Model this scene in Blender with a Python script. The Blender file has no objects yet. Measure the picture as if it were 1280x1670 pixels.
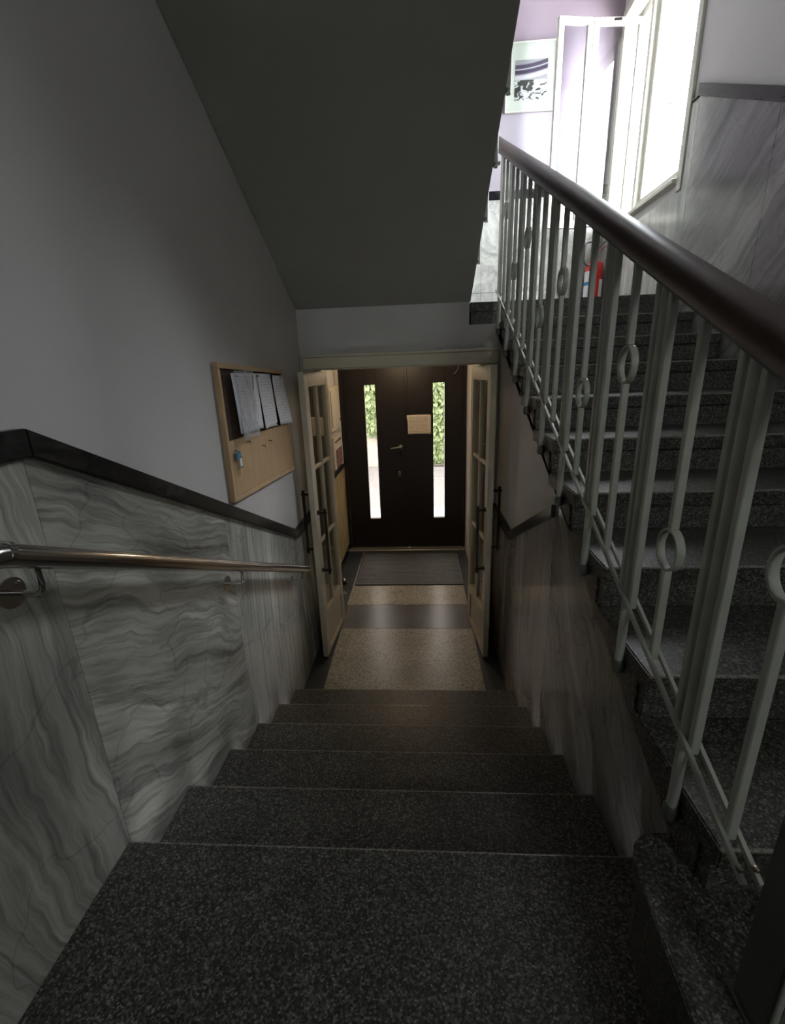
import bpy, bmesh, math, random
from mathutils import Vector, Matrix
random.seed(7)
SC = bpy.context.scene
COL = SC.collection
# ------------------------------------------------------------------ camera
HC = 2.1955
def cam_axes(yaw, pitch, roll):
    B = Matrix(((1, 0, 0), (0, 0, -1), (0, 1, 0)))
    cy, sy = math.cos(yaw), math.sin(yaw)
    cp, sp = math.cos(pitch), math.sin(pitch)
    cr, sr = math.cos(roll), math.sin(roll)
    Ry = Matrix(((cy, -sy, 0), (sy, cy, 0), (0, 0, 1)))
    Rp = Matrix(((1, 0, 0), (0, cp, -sp), (0, sp, cp)))
    Rr = Matrix(((cr, -sr, 0), (sr, cr, 0), (0, 0, 1)))
    return Rr @ Rp @ B @ Ry
R = cam_axes(-0.06684, 0.30206, -0.03683)
cd = bpy.data.cameras.new('camera')
cam = bpy.data.objects.new('camera', cd)
COL.objects.link(cam)
M4 = Matrix.Identity(4)
for i in range(3):
    M4[i][0] = R[0][i]
    M4[i][1] = -R[1][i]
    M4[i][2] = -R[2][i]
M4[2][3] = HC
cam.matrix_world = M4
cd.sensor_fit = 'VERTICAL'
cd.sensor_height = 36
cd.sensor_width = 36 * 1280 / 1670
cd.lens = 734.77 / 1670 * 36
cd.clip_start = 0.02
SC.camera = cam
# ------------------------------------------------------------------ light
SC.view_settings.view_transform = 'Standard'
SC.view_settings.look = 'None'
SC.view_settings.gamma = 1
SC.view_settings.use_curve_mapping = False
SC.view_settings.exposure = 0.68
w = bpy.data.worlds.new('sky')
SC.world = w
w.use_nodes = True
nt = w.node_tree
bg = nt.nodes['Background']
bg.inputs[0].default_value = (0.95, 0.97, 1.0, 1)
bg.inputs[1].default_value = 40.0
def portal(name, loc, rot, sx, sy):
    l = bpy.data.lights.new(name, 'AREA')
    l.shape = 'RECTANGLE'
    l.size = sx
    l.size_y = sy
    l.cycles.is_portal = True
    o = bpy.data.objects.new(name, l)
    o.location = loc
    o.rotation_euler = rot
    COL.objects.link(o)
portal('window_portal', (2.0, 4.24, 4.14), (0, math.radians(90), 0), 1.6, 1.24)
portal("landing_portal", (1.125, -1.83, 3.2), (math.radians(90), 0, 0), 0.6, 0.8)
portal('entrance_portal', (-0.2, 5.62, 1.2), (math.radians(-90), 0, 0), 1.2, 1.8)
try:
    SC.cycles.max_bounces = 10
    SC.cycles.diffuse_bounces = 7
    SC.cycles.transparent_max_bounces = 16
    SC.cycles.sample_clamp_indirect = 4
except Exception:
    pass
# ------------------------------------------------------------------ materials
MATS = {}
def new_mat(name):
    m = bpy.data.materials.new(name)
    m.use_nodes = True
    t = m.node_tree
    b = t.nodes['Principled BSDF']
    MATS[name] = m
    return m, t, b
def N(t, kind, **kw):
    n = t.nodes.new(kind)
    for k, v in kw.items():
        if k.startswith('i_'):
            key = k[2:]
            key = int(key) if key.isdigit() else key.replace('_', ' ')
            n.inputs[key].default_value = v
        else:
            setattr(n, k, v)
    return n
def ramp(t, stops):
    n = t.nodes.new('ShaderNodeValToRGB')
    e = n.color_ramp.elements
    while len(e) < len(stops):
        e.new(0.5)
    for i, (p, c) in enumerate(stops):
        e[i].position = p
        e[i].color = (c[0], c[1], c[2], 1)
    return n
def bump(t, b, src, strength, dist=0.002):
    bn = N(t, 'ShaderNodeBump')
    bn.inputs['Strength'].default_value = strength
    bn.inputs['Distance'].default_value = dist
    t.links.new(src, bn.inputs['Height'])
    t.links.new(bn.outputs[0], b.inputs['Normal'])
def simple(name, col, rough=0.5, metal=0.0, var=0.08, scale=6, bmp=0.0, spec=0.5, stretch=None):
    m, t, b = new_mat(name)
    tc = N(t, 'ShaderNodeTexCoord')
    mp = N(t, 'ShaderNodeMapping')
    if stretch:
        mp.inputs['Scale'].default_value = stretch
    t.links.new(tc.outputs['Object'], mp.inputs[0])
    n = N(t, 'ShaderNodeTexNoise')
    n.inputs['Scale'].default_value = scale
    n.inputs['Detail'].default_value = 5
    t.links.new(mp.outputs[0], n.inputs['Vector'])
    r = ramp(t, [(0.3, [c * (1 - var) for c in col]), (0.7, [min(1, c * (1 + var)) for c in col])])
    t.links.new(n.outputs['Fac'], r.inputs[0])
    t.links.new(r.outputs[0], b.inputs['Base Color'])
    b.inputs['Roughness'].default_value = rough
    b.inputs['Metallic'].default_value = metal
    b.inputs['Specular IOR Level'].default_value = spec
    if bmp:
        bump(t, b, n.outputs['Fac'], bmp)
    return m
def marble(name, angle, seed, dark, mid, light, across=5.0, along=0.45, rough=0.16, warp=0.35, spec=0.5, patch=0.85):
    m, t, b = new_mat(name)
    tc = N(t, 'ShaderNodeTexCoord')
    mp = N(t, 'ShaderNodeMapping')
    mp.inputs['Rotation'].default_value = (angle, 0, 0)
    mp.inputs['Location'].default_value = (seed, seed * 1.7, seed * 0.6)
    t.links.new(tc.outputs['Object'], mp.inputs[0])
    wn = N(t, 'ShaderNodeTexNoise')
    wn.inputs['Scale'].default_value = 1.6
    wn.inputs['Detail'].default_value = 4
    t.links.new(mp.outputs[0], wn.inputs['Vector'])
    sub = N(t, 'ShaderNodeVectorMath', operation='SUBTRACT')
    sub.inputs[1].default_value = (0.5, 0.5, 0.5)
    t.links.new(wn.outputs['Color'], sub.inputs[0])
    scl = N(t, 'ShaderNodeVectorMath', operation='SCALE')
    scl.inputs['Scale'].default_value = warp
    t.links.new(sub.outputs[0], scl.inputs[0])
    add = N(t, 'ShaderNodeVectorMath', operation='ADD')
    t.links.new(mp.outputs[0], add.inputs[0])
    t.links.new(scl.outputs[0], add.inputs[1])
    m2 = N(t, 'ShaderNodeMapping')
    m2.inputs['Scale'].default_value = (1, along, across)
    t.links.new(add.outputs[0], m2.inputs[0])
    n1 = N(t, 'ShaderNodeTexNoise')
    n1.inputs['Scale'].default_value = 1.3
    n1.inputs['Detail'].default_value = 9
    n1.inputs['Roughness'].default_value = 0.62
    t.links.new(m2.outputs[0], n1.inputs['Vector'])
    lm = [0.5 * (a + b_) for a, b_ in zip(light, mid)]
    r1 = ramp(t, [(0.28, dark), (0.38, mid), (0.46, lm), (0.52, mid), (0.60, light), (0.70, lm), (0.80, mid)])
    t.links.new(n1.outputs['Fac'], r1.inputs[0])
    m3 = N(t, 'ShaderNodeMapping')
    m3.inputs['Scale'].default_value = (1, along * 3.5, across * 7)
    t.links.new(add.outputs[0], m3.inputs[0])
    n2 = N(t, 'ShaderNodeTexNoise')
    n2.inputs['Scale'].default_value = 1.6
    n2.inputs['Detail'].default_value = 6
    t.links.new(m3.outputs[0], n2.inputs['Vector'])
    r2 = ramp(t, [(0.30, (0.50, 0.50, 0.50)), (0.46, (0.92, 0.92, 0.92)), (0.6, (1.0, 1.0, 1.0)), (0.78, (1.18, 1.18, 1.18))])
    t.links.new(n2.outputs['Fac'], r2.inputs[0])
    mx = N(t, 'ShaderNodeMix', data_type='RGBA', blend_type='MULTIPLY')
    mx.inputs[0].default_value = 0.75
    t.links.new(r1.outputs[0], mx.inputs[6])
    t.links.new(r2.outputs[0], mx.inputs[7])
    # thin cracks
    vo = N(t, 'ShaderNodeTexNoise')
    vo.inputs['Scale'].default_value = 2.3
    vo.inputs['Detail'].default_value = 3
    t.links.new(add.outputs[0], vo.inputs['Vector'])
    r3 = ramp(t, [(0.492, (1, 1, 1)), (0.5, (0.42, 0.42, 0.42)), (0.508, (1, 1, 1))])
    t.links.new(vo.outputs['Fac'], r3.inputs[0])
    mx2 = N(t, 'ShaderNodeMix', data_type='RGBA', blend_type='MULTIPLY')
    mx2.inputs[0].default_value = 0.45
    t.links.new(mx.outputs[2], mx2.inputs[6])
    t.links.new(r3.outputs[0], mx2.inputs[7])
    bp = N(t, 'ShaderNodeMapping')
    bp.inputs['Scale'].default_value = (1, 0.7, 2.2)
    t.links.new(add.outputs[0], bp.inputs[0])
    bn = N(t, 'ShaderNodeTexNoise')
    bn.inputs['Scale'].default_value = 1.4
    bn.inputs['Detail'].default_value = 3
    t.links.new(bp.outputs[0], bn.inputs['Vector'])
    br = ramp(t, [(0.32, (0.50, 0.50, 0.50)), (0.5, (0.92, 0.92, 0.92)), (0.66, (1.12, 1.12, 1.12))])
    t.links.new(bn.outputs['Fac'], br.inputs[0])
    mx3 = N(t, 'ShaderNodeMix', data_type='RGBA', blend_type='MULTIPLY')
    mx3.inputs[0].default_value = patch
    t.links.new(mx2.outputs[2], mx3.inputs[6])
    t.links.new(br.outputs[0], mx3.inputs[7])
    t.links.new(mx3.outputs[2], b.inputs['Base Color'])
    b.inputs['Roughness'].default_value = rough
    b.inputs['Specular IOR Level'].default_value = spec
    return m
def terrazzo(name, base, chips, scale=170, rough=0.35, spec=0.4):
    m, t, b = new_mat(name)
    tc = N(t, 'ShaderNodeTexCoord')
    v = N(t, 'ShaderNodeTexVoronoi')
    v.inputs['Scale'].default_value = scale
    t.links.new(tc.outputs['Object'], v.inputs['Vector'])
    sp = N(t, 'ShaderNodeSeparateColor')
    t.links.new(v.outputs['Color'], sp.inputs[0])
    r = ramp(t, chips)
    r.color_ramp.interpolation = 'CONSTANT'
    t.links.new(sp.outputs[0], r.inputs[0])
    r2 = ramp(t, [(0.55, (1, 1, 1)), (0.75, (0, 0, 0))])
    t.links.new(v.outputs['Distance'], r2.inputs[0])
    mx = N(t, 'ShaderNodeMix', data_type='RGBA')
    mx.inputs[6].default_value = (*base, 1)
    t.links.new(r2.outputs[0], mx.inputs[0])
    t.links.new(r.outputs[0], mx.inputs[7])
    n = N(t, 'ShaderNodeTexNoise')
    n.inputs['Scale'].default_value = 3
    n.inputs['Detail'].default_value = 4
    t.links.new(tc.outputs['Object'], n.inputs['Vector'])
    rr = ramp(t, [(0.3, (0.8, 0.8, 0.8)), (0.7, (1.1, 1.1, 1.1))])
    t.links.new(n.outputs['Fac'], rr.inputs[0])
    mm = N(t, 'ShaderNodeMix', data_type='RGBA', blend_type='MULTIPLY')
    mm.inputs[0].default_value = 1
    t.links.new(mx.outputs[2], mm.inputs[6])
    t.links.new(rr.outputs[0], mm.inputs[7])
    t.links.new(mm.outputs[2], b.inputs['Base Color'])
    b.inputs['Roughness'].default_value = rough
    b.inputs['Specular IOR Level'].default_value = spec
    bump(t, b, v.outputs['Distance'], 0.12, 0.001)
    return m
def glass(name, tint, refl=0.08):
    m, t, b = new_mat(name)
    tr = N(t, 'ShaderNodeBsdfTransparent')
    tr.inputs[0].default_value = (*tint, 1)
    gl = N(t, 'ShaderNodeBsdfGlossy')
    gl.inputs['Roughness'].default_value = 0.02
    lw = N(t, 'ShaderNodeLayerWeight')
    pw = N(t, 'ShaderNodeMath', operation='POWER')
    lw.inputs[0].default_value = 0.5
    pw.inputs[1].default_value = 4.0
    t.links.new(lw.outputs['Facing'], pw.inputs[0])
    fr = N(t, 'ShaderNodeMath', operation='MULTIPLY_ADD')
    fr.inputs[1].default_value = 0.85
    fr.inputs[2].default_value = 0.04
    t.links.new(pw.outputs[0], fr.inputs[0])
    ms = N(t, 'ShaderNodeMixShader')
    t.links.new(fr.outputs[0], ms.inputs[0])
    t.links.new(tr.outputs[0], ms.inputs[1])
    t.links.new(gl.outputs[0], ms.inputs[2])
    t.links.new(ms.outputs[0], t.nodes['Material Output'].inputs[0])
    return m
def printed(name, paper, ink, lines=26, kind='text', horizontal=1, amount=0.52):
    """paper with rows of small print; uses Generated coordinates of the sheet"""
    m, t, b = new_mat(name)
    tc = N(t, 'ShaderNodeTexCoord')
    sx = N(t, 'ShaderNodeSeparateXYZ')
    t.links.new(tc.outputs['Generated'], sx.inputs[0])
    mul = N(t, 'ShaderNodeMath', operation='MULTIPLY')
    mul.inputs[1].default_value = lines
    t.links.new(sx.outputs[2], mul.inputs[0])
    fr = N(t, 'ShaderNodeMath', operation='FRACT')
    t.links.new(mul.outputs[0], fr.inputs[0])
    lt = N(t, 'ShaderNodeMath', operation='LESS_THAN')
    lt.inputs[1].default_value = 0.5
    t.links.new(fr.outputs[0], lt.inputs[0])
    fl = N(t, 'ShaderNodeMath', operation='FLOOR')
    t.links.new(mul.outputs[0], fl.inputs[0])
    cb = N(t, 'ShaderNodeCombineXYZ')
    hm = N(t, 'ShaderNodeMath', operation='MULTIPLY')
    hm.inputs[1].default_value = 26
    t.links.new(sx.outputs[horizontal], hm.inputs[0])
    t.links.new(hm.outputs[0], cb.inputs[0])
    t.links.new(fl.outputs[0], cb.inputs[1])
    wn = N(t, 'ShaderNodeTexNoise')
    wn.inputs['Scale'].default_value = 1.0
    wn.inputs['Detail'].default_value = 1
    t.links.new(cb.outputs[0], wn.inputs['Vector'])
    gt = N(t, 'ShaderNodeMath', operation='LESS_THAN')
    gt.inputs[1].default_value = amount
    t.links.new(wn.outputs['Fac'], gt.inputs[0])
    # margins
    ma = N(t, 'ShaderNodeMath', operation='COMPARE')
    ma.inputs[1].default_value = 0.5
    ma.inputs[2].default_value = 0.38
    t.links.new(sx.outputs[horizontal], ma.inputs[0])
    mb = N(t, 'ShaderNodeMath', operation='COMPARE')
    mb.inputs[1].default_value = 0.52
    mb.inputs[2].default_value = 0.42
    t.links.new(sx.outputs[2], mb.inputs[0])
    cur = lt.outputs[0]
    for o in (gt, ma, mb):
        q = N(t, 'ShaderNodeMath', operation='MULTIPLY')
        t.links.new(cur, q.inputs[0])
        t.links.new(o.outputs[0], q.inputs[1])
        cur = q.outputs[0]
    mx = N(t, 'ShaderNodeMix', data_type='RGBA')
    mx.inputs[6].default_value = (*paper, 1)
    mx.inputs[7].default_value = (*ink, 1)
    t.links.new(cur, mx.inputs[0])
    t.links.new(mx.outputs[2], b.inputs['Base Color'])
    b.inputs['Roughness'].default_value = 0.7
    return m

paint = simple('wall_paint', (0.53, 0.515, 0.51), 0.75, var=0.04, scale=2.5, spec=0.25)
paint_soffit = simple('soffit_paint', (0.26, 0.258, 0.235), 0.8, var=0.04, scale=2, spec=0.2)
paint_lilac = simple('lilac_paint', (0.27, 0.215, 0.255), 0.75, var=0.03, scale=2, spec=0.25)
paint_pale = simple('pale_lilac_paint', (0.27, 0.24, 0.27), 0.7, var=0.03, scale=2, spec=0.25)
GD, GM, GL = (0.075, 0.075, 0.067), (0.30, 0.30, 0.272), (0.62, 0.61, 0.55)
mar_vert = marble('marble_vertical', math.radians(84), 3.1, GD, GM, GL, across=6, along=0.35, warp=0.22)
mar_vert2 = marble('marble_upright', math.radians(95), 7.7, (0.10, 0.10, 0.09), (0.34, 0.34, 0.315), (0.66, 0.655, 0.60), across=9, along=0.25, warp=0.14)
mar_horiz = marble('marble_wavy', math.radians(27), 12.2, (0.06, 0.06, 0.055), GM, GL, across=6.5, along=0.55, warp=0.28)
mar_diag = marble('marble_diagonal', math.radians(30), 21.4, GD, GM, GL, across=6, along=0.4, warp=0.4)
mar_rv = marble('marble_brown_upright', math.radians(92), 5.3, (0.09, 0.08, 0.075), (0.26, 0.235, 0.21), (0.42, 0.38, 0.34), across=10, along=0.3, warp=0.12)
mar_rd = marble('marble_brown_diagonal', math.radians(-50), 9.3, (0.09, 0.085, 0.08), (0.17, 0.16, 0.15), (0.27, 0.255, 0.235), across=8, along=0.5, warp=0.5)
mar_up = marble('marble_upper_diagonal', math.radians(38), 31.0, (0.06, 0.058, 0.054), (0.15, 0.147, 0.138), (0.28, 0.27, 0.25), across=4, along=0.6, warp=0.22)
mar_dark = marble('marble_black', math.radians(20), 15.0, (0.006, 0.006, 0.007), (0.011, 0.011, 0.012), (0.035, 0.032, 0.03), across=3, along=1.5, rough=0.24, warp=0.5, spec=0.22)
mar_warm_lit = marble('marble_warm_lit', math.radians(85), 41.0, (0.42, 0.26, 0.10), (0.66, 0.48, 0.22), (0.85, 0.72, 0.45), across=6, along=0.4, warp=0.3)  # golden light on the hall marble is put into its colour
chips_dark = [(0.0, (0.022, 0.022, 0.019)), (0.28, (0.05, 0.048, 0.042)), (0.52, (0.095, 0.09, 0.078)), (0.74, (0.145, 0.14, 0.122)), (0.93, (0.22, 0.21, 0.185))]
ter_dark = terrazzo('terrazzo_dark', (0.045, 0.043, 0.039), chips_dark, 200, 0.38)
chips_riser = [(0.0, (0.03, 0.029, 0.027)), (0.30, (0.07, 0.066, 0.06)), (0.62, (0.14, 0.13, 0.12)), (0.9, (0.22, 0.21, 0.19))]
ter_riser = terrazzo('terrazzo_riser', (0.08, 0.076, 0.07), chips_riser, 190, 0.45)
ter_edge = terrazzo('terrazzo_edge_glint', (0.26, 0.245, 0.22), [(0.0, (0.18, 0.165, 0.15)), (0.4, (0.28, 0.26, 0.235)), (0.8, (0.36, 0.34, 0.31))], 200, 0.22)  # pale colour paints the light caught along the step edges
chips_light = [(0.0, (0.12, 0.10, 0.075)), (0.12, (0.30, 0.27, 0.21)), (0.35, (0.46, 0.42, 0.34)), (0.75, (0.60, 0.56, 0.46)), (0.93, (0.20, 0.16, 0.12))]
ter_light = terrazzo('terrazzo_light', (0.48, 0.44, 0.36), chips_light, 130, 0.28)
glow = simple('fill_lamp_glass', (0.8, 0.75, 0.65), 0.4)
stone_floor = simple('grey_floor_stone', (0.14, 0.135, 0.125), 0.28, var=0.15, scale=5)
stone_border = simple('dark_floor_border', (0.045, 0.05, 0.053), 0.35, var=0.15, scale=5)
cream = simple('cream_gloss_paint', (0.56, 0.51, 0.40), 0.35, var=0.05, scale=4)
white_paint = simple('white_gloss_paint', (0.54, 0.53, 0.46), 0.35, var=0.04, scale=5)
dark_door = simple('dark_brown_door', (0.010, 0.0065, 0.006), 0.45, var=0.15, scale=3, stretch=(6, 6, 1))
bronze = simple('dark_bronze', (0.022, 0.018, 0.015), 0.35, metal=0.6)
chrome = simple('polished_steel', (0.62, 0.60, 0.58), 0.14, metal=1.0, var=0.03)
satin = simple('satin_steel', (0.42, 0.39, 0.34), 0.3, metal=1.0, var=0.05)
rail_paint = simple('grey_green_rail_paint', (0.40, 0.415, 0.365), 0.38, var=0.10, scale=14)
rail_dark = simple('dark_green_post_paint', (0.085, 0.09, 0.082), 0.4, var=0.1, scale=14)
wood_rail = simple('dark_stained_wood', (0.045, 0.022, 0.015), 0.42, var=0.25, scale=9, stretch=(6, 1, 6))
oak = simple('light_beech_wood', (0.50, 0.34, 0.19), 0.5, var=0.10, scale=5, stretch=(8, 8, 0.8))
oak_frame = simple('beech_frame', (0.52, 0.36, 0.21), 0.45, var=0.08, scale=8)
cork = simple('dark_cork', (0.06, 0.035, 0.022), 0.9, var=0.3, scale=60, bmp=0.3)
rubber = simple('rubber_mat', (0.11, 0.11, 0.105), 0.6, var=0.15, scale=12, bmp=0.2)
alum = simple('aluminium_strip', (0.5, 0.49, 0.46), 0.35, metal=0.7)
red = simple('red_enamel', (0.50, 0.02, 0.015), 0.25, var=0.06)
black = simple('black_rubber', (0.012, 0.012, 0.012), 0.5)
white_plain = simple('white_label', (0.80, 0.80, 0.80), 0.5, var=0.02)
blue_plain = simple('blue_print', (0.02, 0.20, 0.45), 0.5, var=0.05)
paper_a = printed('notice_print', (0.82, 0.84, 0.90), (0.42, 0.44, 0.50), 26)
paper_b = printed('sparse_notice_print', (0.84, 0.86, 0.92), (0.42, 0.44, 0.50), 18, amount=0.46)
paper_c = printed('door_notice_print', (0.78, 0.70, 0.60), (0.45, 0.40, 0.35), 14, horizontal=0, amount=0.56)
mat_board = simple('picture_mat', (0.36, 0.385, 0.33), 0.5, var=0.02)
key_blue = simple('blue_key_tag', (0.03, 0.22, 0.42), 0.4)
brass = simple('brass', (0.45, 0.30, 0.12), 0.35, metal=0.9)
brown_box = simple('brown_card', (0.16, 0.05, 0.025), 0.6)
asphalt = simple('asphalt', (0.17, 0.17, 0.175), 0.9, var=0.12, scale=40, bmp=0.3)
concrete_pale = simple('pale_concrete', (0.36, 0.35, 0.33), 0.85, var=0.07, scale=8)
stucco = simple('pale_stucco', (0.36, 0.33, 0.285), 0.9, var=0.05, scale=4)
leaf_m = simple('ivy_leaf', (0.16, 0.22, 0.10), 0.5, var=0.4, scale=9)
glass_clear = glass('window_glass', (0.93, 0.95, 0.96))
glass_door = glass('tinted_glass', (0.37, 0.35, 0.33))
glass_dim = glass('dimmed_fill_glass', (0.55, 0.56, 0.54))  # pane of the added rear window, tinted to weaken its fill light
glass_pane = glass('interior_glass', (0.9, 0.88, 0.82))
plastic = glass('plastic_sleeve', (0.93, 0.94, 0.95))
def cloudy(m, amt):
    t = m.node_tree
    out = t.nodes['Material Output']
    src = out.inputs[0].links[0].from_socket
    df = N(t, 'ShaderNodeBsdfDiffuse')
    df.inputs[0].default_value = (0.75, 0.77, 0.80, 1)
    mm = N(t, 'ShaderNodeMixShader')
    mm.inputs[0].default_value = amt
    t.links.new(src, mm.inputs[1])
    t.links.new(df.outputs[0], mm.inputs[2])
    t.links.new(mm.outputs[0], out.inputs[0])
cloudy(plastic, 0.22)
# ------------------------------------------------------------------ mesh helpers
def base_loc(p):
    v = Vector((0, 0, 0))
    while p is not None:
        v += p.location
        p = p.parent
    return v
def link(name, bm, mat, parent=None, smooth=False):
    me = bpy.data.meshes.new(name)
    off = base_loc(parent)
    bmesh.ops.recalc_face_normals(bm, faces=bm.faces)
    if off.length:
        bmesh.ops.translate(bm, verts=bm.verts, vec=-off)
    if smooth:
        for f in bm.faces:
            f.smooth = True
    bm.to_mesh(me)
    bm.free()
    me.materials.append(mat)
    if smooth:
        try:
            me.set_sharp_from_angle(angle=math.radians(40))
        except Exception:
            pass
    o = bpy.data.objects.new(name, me)
    COL.objects.link(o)
    if parent is not None:
        o.parent = parent
    return o
def tag(o, label=None, cat=None, group=None, kind=None):
    if label: o['label'] = label
    if cat: o['category'] = cat
    if group: o['group'] = group
    if kind: o['kind'] = kind
    return o
def thing(name, label, cat, loc=(0, 0, 0), group=None, kind=None):
    o = bpy.data.objects.new(name, None)
    o.empty_display_size = 0.1
    COL.objects.link(o)
    o.location = loc
    return tag(o, label, cat, group, kind)
def abox(bm, x0, x1, y0, y1, z0, z1, bev=0.0, rot=None, seg=1):
    """axis box, optional bevel, optional (pivot, angle_z)"""
    vs = [bm.verts.new((x, y, z)) for x in (x0, x1) for y in (y0, y1) for z in (z0, z1)]
    idx = [(0, 1, 3, 2), (4, 6, 7, 5), (0, 4, 5, 1), (2, 3, 7, 6), (0, 2, 6, 4), (1, 5, 7, 3)]
    fs = [bm.faces.new([vs[i] for i in f]) for f in idx]
    if bev:
        es = list({e for f in fs for e in f.edges})
        r = bmesh.ops.bevel(bm, geom=es, offset=bev, segments=seg, affect='EDGES')
        vs = list({v for f in r['faces'] for v in f.verts} | {v for v in vs if v.is_valid})
    if rot:
        piv, ang = rot
        bmesh.ops.rotate(bm, verts=vs, cent=piv, matrix=Matrix.Rotation(ang, 3, 'Z'))
    return vs
def box(name, mat, b, parent=None, bev=0.0, rot=None, seg=1):
    bm = bmesh.new()
    abox(bm, *b, bev=bev, rot=rot, seg=seg)
    return link(name, bm, mat, parent)
def prism(name, mat, pts, a0, a1, axis='X', parent=None, bev=0.0):
    """extrude a polygon: axis X -> pts are (y,z); axis Z -> (x,y); axis Y -> (x,z)"""
    bm = bmesh.new()
    def P(p, a):
        if axis == 'X': return (a, p[0], p[1])
        if axis == 'Z': return (p[0], p[1], a)
        return (p[0], a, p[1])
    A = [bm.verts.new(P(p, a0)) for p in pts]
    B = [bm.verts.new(P(p, a1)) for p in pts]
    bm.faces.new(A)
    bm.faces.new(B[::-1])
    n = len(pts)
    for i in range(n):
        bm.faces.new((A[i], A[(i + 1) % n], B[(i + 1) % n], B[i]))
    if bev:
        bmesh.ops.recalc_face_normals(bm, faces=bm.faces)
        bmesh.ops.bevel(bm, geom=list(bm.edges), offset=bev, segments=2, affect='EDGES')
    return link(name, bm, mat, parent)
def sweep(bm, path, prof, up=Vector((0, 0, 1)), closed=False, caps=True):
    """sweep a profile [(a,b)] along a path; a is sideways, b is up"""
    path = [Vector(p) for p in path]
    n = len(path)
    rings = []
    for i, p in enumerate(path):
        if closed:
            d = (path[(i + 1) % n] - path[i - 1]).normalized()
        else:
            d = (path[min(i + 1, n - 1)] - path[max(i - 1, 0)]).normalized()
        s = d.cross(up)
        if s.length < 1e-4:
            s = d.cross(Vector((0, 1, 0)))
        s.normalize()
        u = s.cross(d).normalized()
        rings.append([bm.verts.new(p + s * a + u * b) for a, b in prof])
    m = len(prof)
    rr = range(n) if closed else range(n - 1)
    for i in rr:
        A, B = rings[i], rings[(i + 1) % n]
        for j in range(m):
            bm.faces.new((A[j], A[(j + 1) % m], B[(j + 1) % m], B[j]))
    if caps and not closed:
        bm.faces.new(rings[0][::-1])
        bm.faces.new(rings[-1])
def circ(r, n=14, ry=None):
    ry = r if ry is None else ry
    return [(r * math.cos(2 * math.pi * i / n), ry * math.sin(2 * math.pi * i / n)) for i in range(n)]
def rect(w_, h_):
    return [(-w_ / 2, -h_ / 2), (w_ / 2, -h_ / 2), (w_ / 2, h_ / 2), (-w_ / 2, h_ / 2)]
def rrect(w_, h_, r, k=4):
    out = []
    for cx, cy, a0 in ((w_ / 2 - r, h_ / 2 - r, 0), (-w_ / 2 + r, h_ / 2 - r, 90), (-w_ / 2 + r, -h_ / 2 + r, 180), (w_ / 2 - r, -h_ / 2 + r, 270)):
        for i in range(k + 1):
            a = math.radians(a0 + 90 * i / k)
            out.append((cx + r * math.cos(a), cy + r * math.sin(a)))
    return out
def tube(name, mat, path, r, parent=None, n=14, up=Vector((0, 0, 1)), prof=None, closed=False):
    bm = bmesh.new()
    sweep(bm, path, prof or circ(r, n), up, closed)
    return link(name, bm, mat, parent, smooth=True)
def lathe(name, mat, prof, loc, parent=None, n=24, rot=None):
    """profile [(r,z)] turned about the z axis"""
    bm = bmesh.new()
    rings = []
    for r, z in prof:
        rings.append([bm.verts.new((r * math.cos(2 * math.pi * i / n), r * math.sin(2 * math.pi * i / n), z)) for i in range(n)])
    for A, B in zip(rings, rings[1:]):
        for j in range(n):
            bm.faces.new((A[j], A[(j + 1) % n], B[(j + 1) % n], B[j]))
    bm.faces.new(rings[0][::-1])
    bm.faces.new(rings[-1])
    if rot is not None:
        bmesh.ops.transform(bm, matrix=rot, verts=bm.verts)
    bmesh.ops.translate(bm, verts=bm.verts, vec=loc)
    return link(name, bm, mat, parent, smooth=True)
def arc_fill(pts, r, k=5):
    """round the inner corners of a polyline"""
    pts = [Vector(p) for p in pts]
    out = [pts[0]]
    for a, b, c in zip(pts, pts[1:], pts[2:]):
        d0, d1 = (a - b).normalized(), (c - b).normalized()
        p0, p1 = b + d0 * r, b + d1 * r
        for i in range(k + 1):
            t = i / k
            out.append((1 - t) ** 2 * p0 + 2 * t * (1 - t) * b + t * t * p1)
    out.append(pts[-1])
    return out
# ------------------------------------------------------------------ dimensions
H1 = 0.14965          # riser
D = 0.32              # going
XL, XM = -0.879, 0.589  # lower flight between marble faces
XF, XR = 0.561, 1.77  # upper flight: open side, right wall
YN0 = 2.5354          # lowest nosing of the lower flight
YA, ZA = 0.6633, 1.2994
ZLAND = ZA + 9 * H1   # 2.646
ZLOW = 6 * H1         # 0.898
YBACK = -1.6
TOP = 5.6
def struct(o, label=None, cat=None):
    o['kind'] = 'structure'
    if label: o['label'] = label
    if cat: o['category'] = cat
    return o
# ------------------------------------------------------------------ room shell
# left wall with thicker stair part
bm = bmesh.new()
abox(bm, -1.15, XL - 0.016, YBACK, 3.55, -0.3, TOP)
abox(bm, -1.15, -0.8965, 3.552, 3.75, -0.3, TOP)
abox(bm, -1.15, -0.945, 3.752, 5.60, -0.3, TOP)
wall_left = struct(link('wall_left', bm, paint), 'pale grey painted wall of the stairwell rising on the left', 'wall')
# middle wall, under the upper flight
def under(y):
    return 1.15 + 0.5 * (y - 0.811)
wall_mid = struct(prism('wall_middle', paint, [(0.815, -0.3), (3.55, -0.3), (3.55, under(3.55) - 0.002), (0.815, under(0.815) - 0.002)], XM + 0.014, 0.75), 'pale wall closing the space under the upper stair flight', 'wall')
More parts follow.
